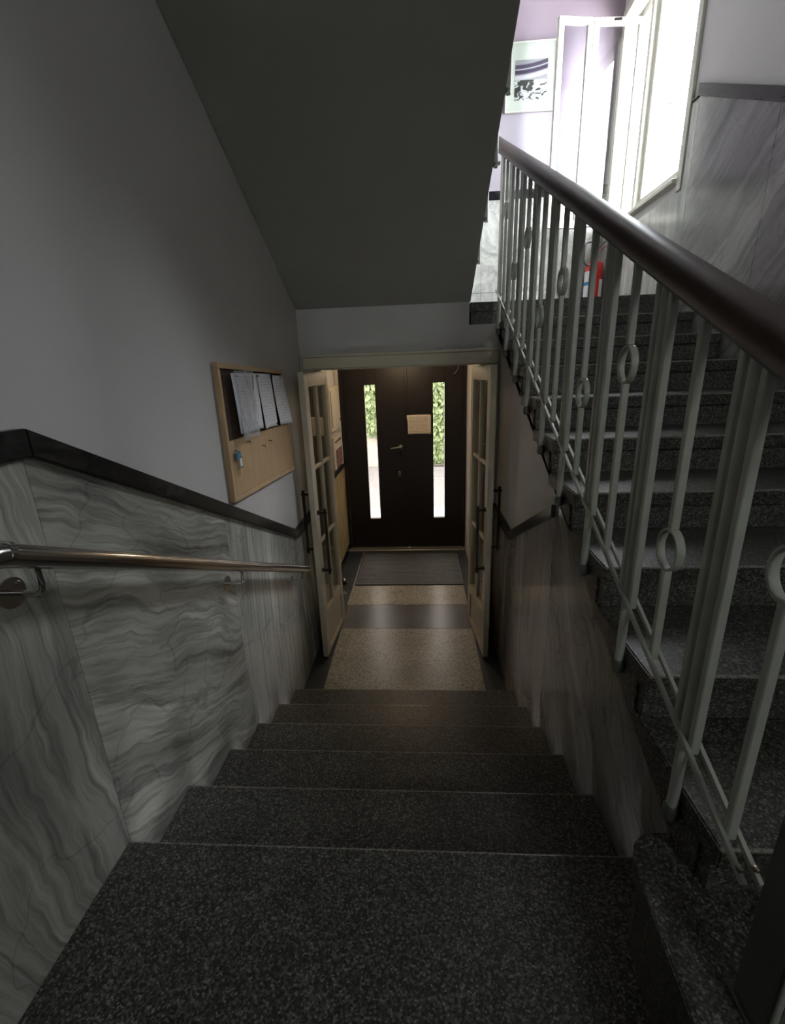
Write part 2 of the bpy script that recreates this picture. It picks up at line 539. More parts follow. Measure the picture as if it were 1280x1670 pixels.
# doorway wall
bm = bmesh.new()
abox(bm, -0.896, 0.75, 3.552, 3.75, 2.26, 2.50)
abox(bm, -0.896, 0.37, 3.552, 3.75, 2.5001, 2.72)
abox(bm, 0.50, 0.75, 3.552, 3.75, -0.3, 2.2595)
abox(bm, -0.896, -0.81, 3.552, 3.75, -0.3, 2.2595)
wall_doorway = struct(link('wall_doorway', bm, paint), 'pale wall above the cream inner double doorway', 'wall')
# entrance hall right wall and front wall
wall_hall = struct(box('wall_hall', paint, (0.55, 0.75, 3.752, 5.60, -0.3, 2.498)), 'hall wall on the right behind the right inner door', 'wall')
bm = bmesh.new()
abox(bm, -0.9449, 0.549, 5.50, 5.60, 2.32, 2.498)
wall_front = struct(link('wall_front', bm, paint), 'strip of wall above the dark entrance door', 'wall')
# right wall of the upper flight with a window opening
WY0, WY1, WZ0, WZ1 = 3.66, 4.86, 3.34, 4.92
bm = bmesh.new()
abox(bm, XR, 2.0, YBACK, WY0, -0.3, TOP)
abox(bm, XR, 2.0, WY1, 5.2, -0.3, TOP)
abox(bm, XR, 2.0, WY0 + 0.0005, WY1 - 0.0005, -0.3, WZ0)
abox(bm, XR, 2.0, WY0 + 0.0005, WY1 - 0.0005, WZ1, TOP)
wall_right = struct(link('wall_right', bm, paint), 'grey painted right wall beside the upper flight and window', 'wall')
# far wall of the upper landing
wall_far = struct(box('wall_upper_landing', paint_lilac, (-0.90, XR - 0.001, 4.95, 5.2, 2.66, TOP)), 'lilac wall at the end of the upper landing', 'wall')
box('lower_paint_band', paint_pale, (0.39, XR - 0.003, 4.946, 4.9495, 3.76, 4.345), wall_far)
# back wall, with an unseen opening added for fill light
V0, V1, VZ0, VZ1 = 0.85, 1.40, 2.85, 3.55
bm = bmesh.new()
abox(bm, -1.149, V0, -1.8, YBACK - 0.001, -0.3, TOP - 0.001)
abox(bm, V1, 1.999, -1.8, YBACK - 0.001, -0.3, TOP - 0.001)
abox(bm, V0 + 0.0005, V1 - 0.0005, -1.8, YBACK - 0.001, -0.3, VZ0)
abox(bm, V0 + 0.0005, V1 - 0.0005, -1.8, YBACK - 0.001, VZ1, TOP - 0.001)
wall_back = struct(link('wall_back', bm, paint), 'wall of the half landing behind the viewer', 'wall')
ceiling = struct(box('ceiling', paint, (-1.15, 2.0, -1.8, 5.2, TOP, TOP + 0.1)), 'ceiling of the stairwell', 'ceiling')
# ------------------------------------------------------------------ floors
floor = struct(box('floor', stone_border, (-0.96, 0.62, 2.40, 5.60, -0.06, 0.0)), 'ground floor hall with dark stone border around pale terrazzo', 'floor')
def slab(x0, x1, y0, y1, mat, name='floor_panel'):
    return box(name, mat, (x0, x1, y0, y1, 0.0002, 0.0022), floor, bev=0.0006)
slab(-0.735, 0.436, 2.51, 3.529, ter_light)
slab(-0.735, 0.436, 3.533, 3.957, stone_floor)
slab(-0.735, 0.436, 3.961, 4.372, ter_light)
box('inlay_strip', alum, (-0.748, -0.7355, 3.961, 5.36, 0.0002, 0.003), floor)
box('threshold_strip', alum, (-0.93, 0.54, 5.34, 5.38, 0.0002, 0.018), floor, bev=0.003)
# lower half landing on which the viewer stands
low = struct(box('floor_half_landing', ter_dark, (XL, XM - 0.001, YBACK, YN0 - 5 * D, ZLOW - 0.045, ZLOW), bev=0.004, seg=2), 'dark speckled terrazzo landing in the foreground', 'floor')
box('nosing_glint', ter_edge, (XL + 0.001, XM - 0.002, YN0 - 5 * D - 0.007, YN0 - 5 * D + 0.0006, ZLOW - 0.008, ZLOW + 0.0005), low, bev=0.002)
box('landing_riser', ter_riser, (XL, XM - 0.001, YN0 - 5 * D - 0.06, YN0 - 5 * D - 0.028, ZLOW - H1, ZLOW - 0.0455), low)
# raised platform at the foot of the upper flight
plat = [(0.425, YBACK), (0.433, 0.48), (0.447, 0.68), (0.455, 0.745), (0.472, 0.785), (0.500, 0.806), (0.535, 0.812), (0.561, 0.812), (XR - 0.002, 0.812), (XR - 0.002, YBACK)]
bm = bmesh.new()
pf = prism('floor_platform', ter_dark, plat, 1.108, 1.15, 'Z', bev=0.003)
struct(pf, 'raised terrazzo platform with rounded corner at the foot of the upper flight', 'floor')
plat2 = [(x + (0.012 if x < 1.5 else 0), y - (0.012 if y > 0 else 0)) for x, y in plat]
prism('platform_side', ter_dark, plat2, ZLOW + 0.001, 1.1078, 'Z', parent=pf)
# ------------------------------------------------------------------ lower flight
fl1 = thing('lower_staircase', 'dark terrazzo steps leading down to the entrance hall', 'staircase', (0, YN0, 0))
for i in range(5):
    yn = YN0 - i * D
    z = H1 * (i + 1)
    box('tread', ter_dark, (XL + 0.001, XM - 0.001, yn - D - 0.027, yn, z - 0.045, z), fl1, bev=0.004, seg=2)
    box('nosing_glint', ter_edge, (XL + 0.001, XM - 0.001, yn - 0.007, yn + 0.0006, z - 0.008, z + 0.0005), fl1, bev=0.002)  # thin pale strip painting the highlight on the tread edge
    box('riser', ter_riser, (XL + 0.001, XM - 0.001, yn - 0.06, yn - 0.028, z - H1 + (0.0005 if i else 0.0005), z - 0.0455), fl1)
# ------------------------------------------------------------------ upper flight
fl2 = thing('upper_staircase', 'dark terrazzo steps with overhanging treads climbing to the upper landing', 'staircase', (1.16, YA, 1.15))
for i in range(9):
    yn = YA + i * D
    z = ZA + i * H1
    box('tread', ter_dark, (XF, XR - 0.0135, yn, yn + D + 0.027, z - 0.055, z), fl2, bev=0.004, seg=2)
    box('nosing_glint', ter_edge, (XF + 0.001, XR - 0.0136, yn - 0.0006, yn + 0.007, z - 0.008, z + 0.0005), fl2, bev=0.002)
    box('riser', ter_riser, (XF + 0.012, XR - 0.0135, yn + 0.028, yn + 0.06, z - H1 + 0.0005, z - 0.0555), fl2)
pts = []
for i in range(9):
    yn = YA + i * D + 0.0605
    z = ZA + i * H1 - 0.056
    pts.append((yn, z - H1 + 0.057 if i else 1.151))
    pts.append((yn, z))
pts.append((3.539, ZA + 8 * H1 - 0.056))
pts.append((3.539, under(3.539)))
pts.append((0.82, 1.151))
prism('stringer', ter_dark, pts, XF + 0.004, XR - 0.0137, 'X', parent=fl2)
# upper landing slab
lan = struct(box('floor_upper_landing', ter_dark, (0.372, XR - 0.002, 3.54, 4.949, ZLAND - 0.062, ZLAND), bev=0.004, seg=2), 'upper landing of dark terrazzo at the top of the flight', 'floor')
bm = bmesh.new()
abox(bm, 0.382, XR - 0.004, 3.552, 4.949, 2.5, ZLAND - 0.0625)
link('landing_slab', bm, ter_riser, lan)
bm = bmesh.new()
abox(bm, -0.9449, 0.37, 3.751, 4.949, 2.5, ZLAND)
link('landing_slab', bm, ter_dark, lan)
struct(box('ceiling_hall', paint, (-0.9449, 0.549, 3.752, 5.60, 2.4985, 2.4995)), 'ceiling of the entrance hall', 'ceiling')
# ------------------------------------------------------------------ third flight (seen from below)
def sof(y):
    return 2.652 + 0.515 * (3.55 - y)
fl3 = thing('overhead_staircase', 'smooth grey sloping underside of the stair flight overhead', 'staircase', (-0.26, 3.55, 2.65))
pts = [(3.55, sof(3.55)), (0.30, sof(0.30)), (0.30, 4.48)]
n3 = 11
for k in range(n3 - 1, -1, -1):
    yk = 3.52 - 0.2927 * k
    zk = 2.652 + 0.1507 * (k + 1) + 0.15
    pts.append((yk - 0.2927 if k < n3 - 1 else 0.301, zk))
    pts.append((yk, zk))
    if k:
        pts.append((yk, zk - 0.1507))
pts.append((3.55, 2.80))
# clean duplicates
cl = []
for p in pts:
    if not cl or (abs(p[0] - cl[-1][0]) + abs(p[1] - cl[-1][1])) > 1e-4:
        cl.append(p)
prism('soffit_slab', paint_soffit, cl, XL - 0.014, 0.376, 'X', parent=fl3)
for k in range(n3):
    yk = 3.52 - 0.2927 * k
    zk = 2.652 + 0.1507 * (k + 1) + 0.15
    box('tread', ter_dark, (XL - 0.013, 0.388, yk - 0.2927 + 0.001, yk + 0.02, zk + 0.0005, zk + 0.035), fl3, bev=0.003)
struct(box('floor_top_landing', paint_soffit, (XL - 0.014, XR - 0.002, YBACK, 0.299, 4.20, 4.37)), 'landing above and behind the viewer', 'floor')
# ------------------------------------------------------------------ marble dado, left wall
def capz(y):      # top of the dark cap
    return 2.105 if y < 0.95 else (2.105 - 0.4766 * (y - 0.95) if y < 2.93 else 1.161)
def poly_top(y0, y1, fn, brk):
    ys = [y0] + [b for b in brk if y0 < b < y1] + [y1]
    return [(y, fn(y)) for y in ys]
seams = [YBACK, -0.75, 0.115, 0.94, 1.87, 2.42, 2.93, 3.535]
mats = [mar_vert2, mar_diag, mar_vert2, mar_horiz, mar_vert, mar_vert2, mar_vert]
mats = [mar_diag, mar_horiz, mar_vert, mar_horiz, mar_vert2, mar_vert2, mar_vert]
for (a, b), m in zip(zip(seams, seams[1:]), mats):
    top = poly_top(a + 0.001, b - 0.001, lambda y: capz(y) - 0.055, (0.95, 2.93))
    prism('marble_panel', m, [(a + 0.001, -0.05)] + top + [(b - 0.001, -0.05)], XL - 0.0155, XL, 'X', parent=wall_left)
def cap_piece(a, b, fn, brk, x0, x1, parent, th=0.062, mat=None):
    top = poly_top(a, b, fn, brk)
    bot = [(y, z - th) for y, z in reversed(top)]
    return prism('dado_cap', mat or mar_dark, top + bot, x0, x1, 'X', parent=parent, bev=0.0025)
cap_piece(YBACK + 0.01, 0.9495, capz, (), XL - 0.015, XL + 0.018, wall_left)
cap_piece(0.9505, 2.9295, capz, (), XL - 0.015, XL + 0.018, wall_left)
cap_piece(2.9305, 3.53, capz, (), XL - 0.015, XL + 0.018, wall_left)
# middle wall
def capm(y):
    return 1.155 if y > 2.86 else 1.155 + 0.495 * (2.86 - y)
YC = 1.93
def topm(y):
    return under(y) - 0.004 if y < YC else capm(y) - 0.06
ms = [0.816, 1.42, YC, 2.36, 2.86, 3.535]
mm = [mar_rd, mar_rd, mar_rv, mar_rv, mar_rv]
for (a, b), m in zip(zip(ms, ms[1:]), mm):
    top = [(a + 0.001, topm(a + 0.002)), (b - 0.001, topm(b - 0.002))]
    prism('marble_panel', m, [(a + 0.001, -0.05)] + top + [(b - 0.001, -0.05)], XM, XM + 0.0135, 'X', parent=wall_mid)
cap_piece(YC, 2.8595, capm, (), XM - 0.018, XM + 0.013, wall_mid, th=0.06)
cap_piece(2.8605, 3.53, capm, (), XM - 0.018, XM + 0.013, wall_mid, th=0.06)
# right wall dado beside the upper flight
def capr(y):
    return 3.815 if y >= 3.517 else 3.815 - 0.505 * (3.517 - y)
rs = [-1.59, -0.6, 0.35, 1.25, 2.1, 2.75, 3.517, 3.598]
rm = [mar_up, mar_diag, mar_up, mar_up, mar_up, mar_up, mar_vert2]
for (a, b), m in zip(zip(rs, rs[1:]), rm):
    prism('marble_panel', m, [(a + 0.001, 1.151), (a + 0.001, capr(a) - 0.065), (b - 0.001, capr(b - 0.001) - 0.065), (b - 0.001, 1.151)], XR - 0.0125, XR - 0.0005, 'X', parent=wall_right)
for a, b in ((3.599, 4.20), (4.202, 4.944)):
    box('marble_panel', mar_vert2, (XR - 0.0125, XR - 0.0005, a, b, ZLAND + 0.001, WZ0 - 0.06), wall_right)
cap_piece(-1.58, 3.5165, capr, (), XR - 0.03, XR - 0.001, wall_right, th=0.062)
cap_piece(3.5175, 3.598, lambda y: 3.762, (), XR - 0.024, XR - 0.001, wall_right, th=0.014)
# far wall dado, in tall slabs with a joint
for a, b in ((0.39, 0.62), (0.622, 1.20), (1.202, XR - 0.014)):
    box('marble_panel', mar_vert2, (a, b, 4.937, 4.9495, 2.905, 3.69), wall_far)
    box('marble_panel', mar_vert2, (a, b, 4.937, 4.9495, ZLAND + 0.001, 2.902), wall_far)
box('dado_cap', mar_dark, (0.39, XR - 0.014, 4.925, 4.9495, 3.692, 3.76), wall_far, bev=0.003)
# ------------------------------------------------------------------ casing of the inner doorway
dw = struct(thing('trim_doorway', 'cream moulded casing around the inner double doorway', 'door casing', (-0.15, 3.53, 0)))
def frame_box(b, mat=cream, name='casing_board', parent=dw, bev=0.004):
    return box(name, mat, b, parent, bev=bev)
frame_box((-0.874, 0.584, 3.522, 3.551, 2.232, 2.315))
frame_box((-0.877, 0.587, 3.512, 3.551, 2.316, 2.336), name='casing_moulding')
frame_box((-0.874, 0.584, 3.515, 3.551, 2.222, 2.2315), name='casing_moulding')
frame_box((-0.874, -0.80, 3.522, 3.551, 0.002, 2.2215))
frame_box((0.495, 0.584, 3.522, 3.551, 0.002, 2.2215))
frame_box((-0.809, -0.775, 3.553, 3.748, 0.002, 2.229), name='jamb')
frame_box((0.465, 0.499, 3.553, 3.748, 0.002, 2.229), name='jamb')
frame_box((-0.774, 0.464, 3.553, 3.748, 2.225, 2.259), name='jamb_head')
# ------------------------------------------------------------------ glazed leaves
def leaf(name, label, hx, hy, ang, side):
    """leaf in local frame: runs from hinge (0) to free edge at y=-0.61; visible face on local x=0 side towards +side"""
    L, T, Hh = 0.61, 0.042, 2.215
    root = struct(thing(name, label, 'door', (hx, hy, 0)))
    rot = (Vector((hx, hy, 0)), ang)
    def B(n, mat, x0, x1, y0, y1, z0, z1, par=root, bev=0.003):
        xs = sorted((hx + x0 * side, hx + x1 * side))
        return box(n, mat, (xs[0], xs[1], hy + y0, hy + y1, z0, z1), par, bev=bev, rot=rot)
    # local x: 0 = face to the middle of the passage, -T = face to the wall
    B('stile', cream, -T, 0, -L, -L + 0.085, 0.012, Hh)
    B('stile', cream, -T, 0, -0.075, 0, 0.012, Hh)
    B('rail', cream, -T, 0, -L + 0.086, -0.076, 2.115, Hh)
    B('rail', cream, -T, 0, -L + 0.086, -0.076, 0.30, 0.39)
    B('rail', cream, -T, 0, -L + 0.086, -0.076, 0.012, 0.06)
    B('panel', cream, -T + 0.012, -0.010, -L + 0.086, -0.076, 0.061, 0.299)
    ym = (-L + 0.085 - 0.075) / 2
    zs = [0.39, 0.965, 1.54, 2.115]
    B('muntin', cream, -T + 0.004, -0.004, ym - 0.011, ym + 0.011, 0.391, 2.114)
    for zz in zs[1:3]:
        B('muntin', cream, -T + 0.006, -0.006, -L + 0.086, ym - 0.0115, zz - 0.011, zz + 0.011)
        B('muntin', cream, -T + 0.006, -0.006, ym + 0.0115, -0.076, zz - 0.011, zz + 0.011)
    for (ya, yb) in ((-L + 0.086, ym - 0.0115), (ym + 0.0115, -0.076)):
        for za, zb in zip(zs, zs[1:]):
            B('pane', glass_pane, -T / 2 - 0.002, -T / 2 + 0.002, ya, yb, za + 0.012, zb - 0.012, bev=0)
    # pull handles on both faces
    Mr = Matrix.Rotation(ang, 3, 'Z')
    def W(x, y, z):
        v = Mr @ Vector((x * side, y, 0))
        return Vector((hx + v.x, hy + v.y, z))
    for sgn in (1, -1):
        xo = 0.0 if sgn > 0 else -T
        z0, z1 = (0.76, 1.22) if sgn > 0 else (0.93, 1.36)
        yy = -L + 0.045
        xx = xo + sgn * 0.055
        g = tube('pull_handle', bronze, [W(xx, yy, z0 - 0.03), W(xx, yy, z0), W(xx, yy, z1), W(xx, yy, z1 + 0.03)], 0.011, root, up=Vector((0, 1, 0)))
        for zz in (z0, z1):
            tube('handle_mount', bronze, [W(xo + sgn * 0.0005, yy, zz), W(xo + sgn * 0.055, yy, zz)], 0.009, root)
            lathe('handle_knob', bronze, [(0.004, -0.016), (0.013, -0.012), (0.017, 0), (0.013, 0.012), (0.004, 0.016)], W(xx, yy, zz), root, n=14)
            tube('rosette', bronze, [W(xo + sgn * 0.0006, yy, zz), W(xo + sgn * 0.008, yy, zz)], 0.019, root)
    for zz in (0.25, 1.1, 1.95):
        lathe('hinge', bronze, [(0.007, -0.045), (0.007, 0.045)], W(-T - 0.002, 0.008, zz), root, n=10)
    return root
leaf('door_1', 'cream glazed inner door leaf standing open on the left', -0.728, 3.70, math.radians(-3.6), 1)
leaf('door_2', 'cream glazed inner door leaf standing open on the right', 0.408, 3.70, math.radians(5.5), -1)
# ------------------------------------------------------------------ entrance door
YD = 5.445
d3 = struct(thing('door_3', 'dark brown double entrance door with two narrow glass strips', 'door', (-0.19, YD, 0)))
for x0, x1, z0, z1 in ((-0.944, -0.90, 0.02, 2.31), (0.52, 0.548, 0.02, 2.31), (-0.8995, 0.5195, 2.27, 2.31)):
    box('door_frame', dark_door, (x0, x1, YD - 0.03, YD + 0.05, z0, z1), d3, bev=0.003)
def door_leaf(x0, x1, gx0, gx1):
    z0, z1, g0, g1 = 0.02, 2.268, 0.412, 2.054
    bm = bmesh.new()
    abox(bm, x0, gx0, YD, YD + 0.045, z0, z1, bev=0.002)
    abox(bm, gx1, x1, YD, YD + 0.045, z0, z1, bev=0.002)
    abox(bm, gx0 + 0.0002, gx1 - 0.0002, YD + 0.0005, YD + 0.045, z0, g0)
    abox(bm, gx0 + 0.0002, gx1 - 0.0002, YD + 0.0005, YD + 0.045, g1, z1)
    lf = link('door_leaf', bm, dark_door, d3)
    box('pane', glass_door, (gx0 + 0.001, gx1 - 0.001, YD + 0.02, YD + 0.026, g0 + 0.001, g1 - 0.001), lf)
    bm = bmesh.new()
    for a in ((gx0 - 0.012, gx0 - 0.0005, g0 - 0.012, g1 + 0.012), (gx1 + 0.0005, gx1 + 0.012, g0 - 0.012, g1 + 0.012), (gx0, gx1, g0 - 0.012, g0 - 0.0005), (gx0, gx1, g1 + 0.0005, g1 + 0.012)):
        abox(bm, a[0], a[1], YD - 0.007, YD - 0.0003, a[2], a[3], bev=0.0015)
    link('glazing_bead', bm, dark_door, lf)
    return lf
dl = door_leaf(-0.899, -0.158, -0.645, -0.518)
dr = door_leaf(-0.154, 0.519, 0.160, 0.292)
box('cover_strip', dark_door, (-0.176, -0.140, YD - 0.012, YD - 0.0005, 0.03, 2.262), dl, bev=0.003)
# lever handle
lathe('rosette', satin, [(0.024, 0), (0.024, 0.008), (0.018, 0.010)], (-0.235, YD - 0.0005, 1.325), dl, n=20, rot=Matrix.Rotation(math.radians(90), 4, 'X'))
tube('lever_handle', satin, arc_fill([(-0.235, YD - 0.008, 1.325), (-0.235, YD - 0.05, 1.325), (-0.355, YD - 0.05, 1.308)], 0.014), 0.009, dl)
box('lock_plate', bronze, (-0.250, -0.222, YD - 0.006, YD - 0.0005, 1.20, 1.26), dl, bev=0.002)
box('lock_cylinder', brass, (-0.276, -0.242, YD - 0.012, YD - 0.0005, 0.96, 1.02), dl, bev=0.004)
box('lock_keyhole', black, (-0.262, -0.256, YD - 0.0145, YD - 0.0125, 0.975, 1.0), dl)
lathe('peephole', bronze, [(0.010, 0), (0.010, 0.006), (0.004, 0.008)], (-0.326, YD - 0.0005, 1.587), dl, n=14, rot=Matrix.Rotation(math.radians(90), 4, 'X'))
tube('closer_cable', satin, [(0.452, YD - 0.012, 2.265), (0.450, YD - 0.02, 2.22), (0.430, YD - 0.03, 2.175), (0.395, YD - 0.035, 2.145)], 0.004, dr)
# notice taped to the door
def sheet(name, mat, label, fn, nu=10, nv=10, cat='paper', group=None):
    bm = bmesh.new()
    g = [[bm.verts.new(fn(i / nu, j / nv)) for j in range(nv + 1)] for i in range(nu + 1)]
    for i in range(nu):
        for j in range(nv):
            bm.faces.new((g[i][j], g[i + 1][j], g[i + 1][j + 1], g[i][j + 1]))
    o = link(name, bm, mat, None, smooth=True)
    s = o.modifiers.new('thickness', 'SOLIDIFY')
    s.thickness = 0.0006
    return tag(o, label, cat, group)
sheet('paper_notice', paper_c, 'beige printed notice taped to the dark entrance door', lambda u, v: (-0.172 + 0.305 * u, YD - 0.010 - 0.004 * math.sin(u * 6) * v, 1.466 + 0.228 * v + 0.004 * math.sin(3 * u)))
# ------------------------------------------------------------------ hall left wall: marble coloured as warm-lit, cap, boxes, trunking
for a, b in ((3.76, 4.50), (4.502, 5.398)):
    box('marble_panel', mar_warm_lit, (-0.9445, -0.932, a, b, 0.10, 1.118), wall_left)
box('dado_cap', mar_dark, (-0.9445, -0.915, 3.76, 5.41, 1.119, 1.18), wall_left, bev=0.003)
struct(box('baseboard_hall', mar_dark, (-0.9445, -0.928, 3.76, 5.41, 0.0005, 0.099), bev=0.002), 'dark stone baseboard along the left hall wall', 'baseboard')
trk = struct(box('trim_trunking', white_paint, (-0.944, -0.905, 5.16, 5.22, 1.182, 2.49), bev=0.004), 'white vertical conduit on the left hall wall beside the entrance door', 'conduit')
mb = thing('meter_cabinet', 'cream wall cabinet in the hall above the brown letter box', 'cabinet', (-0.944, 4.85, 1.62))
box('body', cream, (-0.9445, -0.895, 4.58, 5.10, 1.62, 2.07), mb, bev=0.004)
cd_ = box('door', cream, (-0.8945, -0.883, 4.62, 5.06, 1.66, 2.03), mb, bev=0.003)
box('latch', bronze, (-0.8825, -0.876, 5.02, 5.035, 1.70, 1.73), cd_, bev=0.001)
lb = thing('letter_box', 'cream letter box with a brown lower front under the wall cabinet', 'letter box', (-0.944, 4.85, 1.2))
box('body', cream, (-0.9445, -0.89, 4.62, 5.08, 1.22, 1.56), lb, bev=0.004)
box('front_panel', brown_box, (-0.8895, -0.884, 4.70, 5.05, 1.23, 1.42), lb, bev=0.001)
box('slot_flap', bronze, (-0.8895, -0.882, 4.68, 5.02, 1.50, 1.515), lb, bev=0.001)
struct(box('trim_door_sill', alum, (-0.944, 0.549, 5.385, 5.52, 0.0005, 0.0195)), 'metal sill under the entrance door', 'sill')
hl = thing('fill_lamp', 'added warm fill lamp, unseen, under the entrance hall ceiling', 'lamp', (-0.2, 4.7, 2.4984))  # lamp added out of view to warm and brighten the hall
lathe('fill_lamp_base', white_paint, [(0.11, -0.002), (0.11, -0.02)], (-0.2, 4.7, 2.4984), hl)
m, t, b_ = new_mat('fill_lamp_glow')
b_.inputs['Base Color'].default_value = (0.8, 0.75, 0.65, 1)
b_.inputs['Emission Color'].default_value = (1.0, 0.72, 0.42, 1)
b_.inputs['Emission Strength'].default_value = 6.0
lathe('fill_lamp_shade', m, [(0.105, -0.0205), (0.10, -0.05), (0.07, -0.08), (0.02, -0.09)], (-0.2, 4.7, 2.4984), hl)
ld = bpy.data.lights.new('fill_lamp_bulb', 'POINT')
ld.energy = 5.5
ld.color = (1.0, 0.74, 0.46)
ld.shadow_soft_size = 0.08
lo = bpy.data.objects.new('fill_lamp_bulb', ld)
lo.location = (0, 0, -0.16)
lo.parent = hl
COL.objects.link(lo)
# door mat
mt = thing('door_mat', 'dark grey rubber mat inside the entrance door', 'mat', (-0.14, 4.81, 0.0022))
box('mat_pad', rubber, (-0.72, 0.44, 4.385, 5.235, 0.0024, 0.012), mt, bev=0.002)
bm = bmesh.new()
for k in range(22):
    yy = 4.42 + k * 0.037
    abox(bm, -0.70, 0.42, yy, yy + 0.018, 0.0121, 0.0145)
link('ribs', bm, rubber, mt)['kind'] = 'stuff'
# two chrome door stops
ds = thing('door_stop', 'small chrome and black door stop on the dark floor border', 'door stop', (-0.85, 4.42, 0))
lathe('base', black, [(0.022, 0.0005), (0.026, 0.012), (0.020, 0.03)], (-0.85, 4.42, 0), ds, n=20)
lathe('cap', chrome, [(0.020, 0.0305), (0.022, 0.05), (0.014, 0.062), (0.004, 0.066)], (-0.85, 4.42, 0), ds, n=20)
tag(lathe('floor_disc', chrome, [(0.028, 0.0003), (0.028, 0.005), (0.02, 0.007)], (-0.825, 4.215, 0), None, n=22), 'flat round metal disc on the floor before the door stop', 'disc')
# ------------------------------------------------------------------ steel handrail on the left wall
hr = thing('steel_handrail', 'polished round steel handrail fixed to the left marble wall', 'handrail', (XL, 1.8, 1.2))
def railz(y):
    return 1.891 - 0.4728 * (y - 0.75)
XH = -0.80
tube('rail_tube', chrome, arc_fill([(XH, -0.6, 1.893), (XH, 0.74, 1.893), (XH, 2.83, railz(2.83))], 0.03), 0.0245, hr, n=24)
tube('joint_ring', chrome, [(XH, 0.752, railz(0.752)), (XH, 0.762, railz(0.762))], 0.0262, hr, n=24)
tube('end_cap', satin, [(XH, 2.831, railz(2.831)), (XH, 2.838, railz(2.838))], 0.0245, hr, n=24)
for yb in (0.818, 1.79, 2.70):
    zb = railz(yb)
    tube('wall_flange', chrome, [(XL + 0.001, yb, zb - 0.085), (XL + 0.006, yb, zb - 0.085), (XL + 0.007, yb, zb - 0.085)], 0.034, hr, n=26)
    tube('bracket_arm', chrome, arc_fill([(XL + 0.0072, yb, zb - 0.085), (XH, yb, zb - 0.085), (XH, yb, zb - 0.030)], 0.02, 6), 0.0062, hr, n=12)
    sl = Vector((0, 1, -0.4728)).normalized()
    c = Vector((XH, yb, zb - 0.0278))
    tube('saddle_plate', chrome, [c - sl * 0.03, c + sl * 0.03], 0.01, hr, prof=rect(0.018, 0.003))
    lathe('screw_head', chrome, [(0.005, -0.003), (0.005, 0.0), (0.002, 0.002)], (XL + 0.010, yb + 0.018, zb - 0.07), hr, n=10, rot=Matrix.Rotation(math.radians(90), 4, 'Y'))
# ------------------------------------------------------------------ balustrade of the upper flight
XB = 0.547
bal = thing('stair_balustrade', 'grey green metal balustrade with rings and dark wooden handrail', 'balustrade', (XB, YA, 1.15))
def zrail(y):     # centre of the twin bottom rail
    return 1.606 + 0.4768 * (y - 1.116)
def zhand(y):     # underside of the metal handrail bar
    return 2.176 + 0.489 * (y - 0.749)
def vbar(name, y, z0, z1, wx=0.018, wy=0.016, x=XB, mat=rail_paint, par=bal):
    bm = bmesh.new()
    abox(bm, x - wx / 2, x + wx / 2, y - wy / 2, y + wy / 2, z0, z1, bev=0.002)
    return link(name, bm, mat, par)
YP0 = 0.798
for i in range(9):
    yp = YP0 + D * i
    zf = ZA + i * H1 - 0.075
    lathe('post', rail_paint, [(0.0115, zf), (0.0115, zhand(yp) - 0.001)], (XB, yp, 0), bal, n=14)
    for s in (-1, 1):
        yy = yp + s * 0.030
        vbar('upright_bar', yy, zrail(yy) - 0.012, zhand(yy) - 0.001)
    # side fixing into the stair flank
    fx = lathe('foot_collar', rail_dark, [(0.010, zf - 0.012), (0.017, zf - 0.006), (0.017, zf + 0.022), (0.012, zf + 0.028)], (XB, yp, 0), bal, n=14)
    tube('wall_pin', rail_dark, [(XB + 0.002, yp, zf + 0.008), (XF + 0.016, yp, zf + 0.008)], 0.009, bal, n=10)
def ring(yc, zc, par):
    return tube('ring', rail_paint, [(XB, yc + 0.040 * math.cos(a), zc + 0.046 * math.sin(a)) for a in [2 * math.pi * k / 36 for k in range(36)]], 0.01, par, up=Vector((1, 0, 0)), prof=rect(0.005, 0.018), closed=True)
for i in range(-1, 9):
    yb = YP0 + D * i + D / 2
    if yb > 3.5: break
    off = 0.268 if i % 2 == 0 else 0.508
    zc = zrail(yb) + off
    if i < 0:
        zlo = zrail(yb) - 0.01
    else:
        zlo = zrail(yb) - 0.012
    r1 = vbar('baluster', yb, zlo, zc - 0.048, par=bal)
    vbar('baluster', yb, zc + 0.048, zhand(yb) - 0.001, par=bal)
    ring(yb, zc, r1)
# twin bottom rail
for s in (-1, 1):
    tube('bottom_rail', rail_paint, [(XB + s * 0.0135, 0.57, zrail(0.57)), (XB + s * 0.0135, 3.42, zrail(3.42))], 0.01, bal, prof=rect(0.008, 0.012))
# metal bar under the wood
tube('handrail_bar', rail_dark, [(XB, 0.40, zhand(0.40) + 0.006), (XB, 3.56, zhand(3.56) + 0.006)], 0.01, bal, prof=rect(0.034, 0.011))
hp = []
for k in range(24):
    y = 0.15 + (3.50 - 0.15) * k / 23
    hp.append((XB, y, zhand(y) + 0.040))
hp += [(XB - 0.004, 3.58, zhand(3.58) + 0.046), (XB - 0.03, 3.64, zhand(3.62) + 0.075), (XB - 0.075, 3.655, zhand(3.62) + 0.11), (XB - 0.115, 3.62, zhand(3.62) + 0.15), (XB - 0.13, 3.55, zhand(3.62) + 0.20)]
prof = [(0.026, -0.026), (0.036, -0.012), (0.038, 0.004), (0.031, 0.020), (0.016, 0.028), (-0.016, 0.028), (-0.031, 0.020), (-0.038, 0.004), (-0.036, -0.012), (-0.026, -0.026)]
tube('handrail', wood_rail, hp, 0.03, bal, prof=prof)
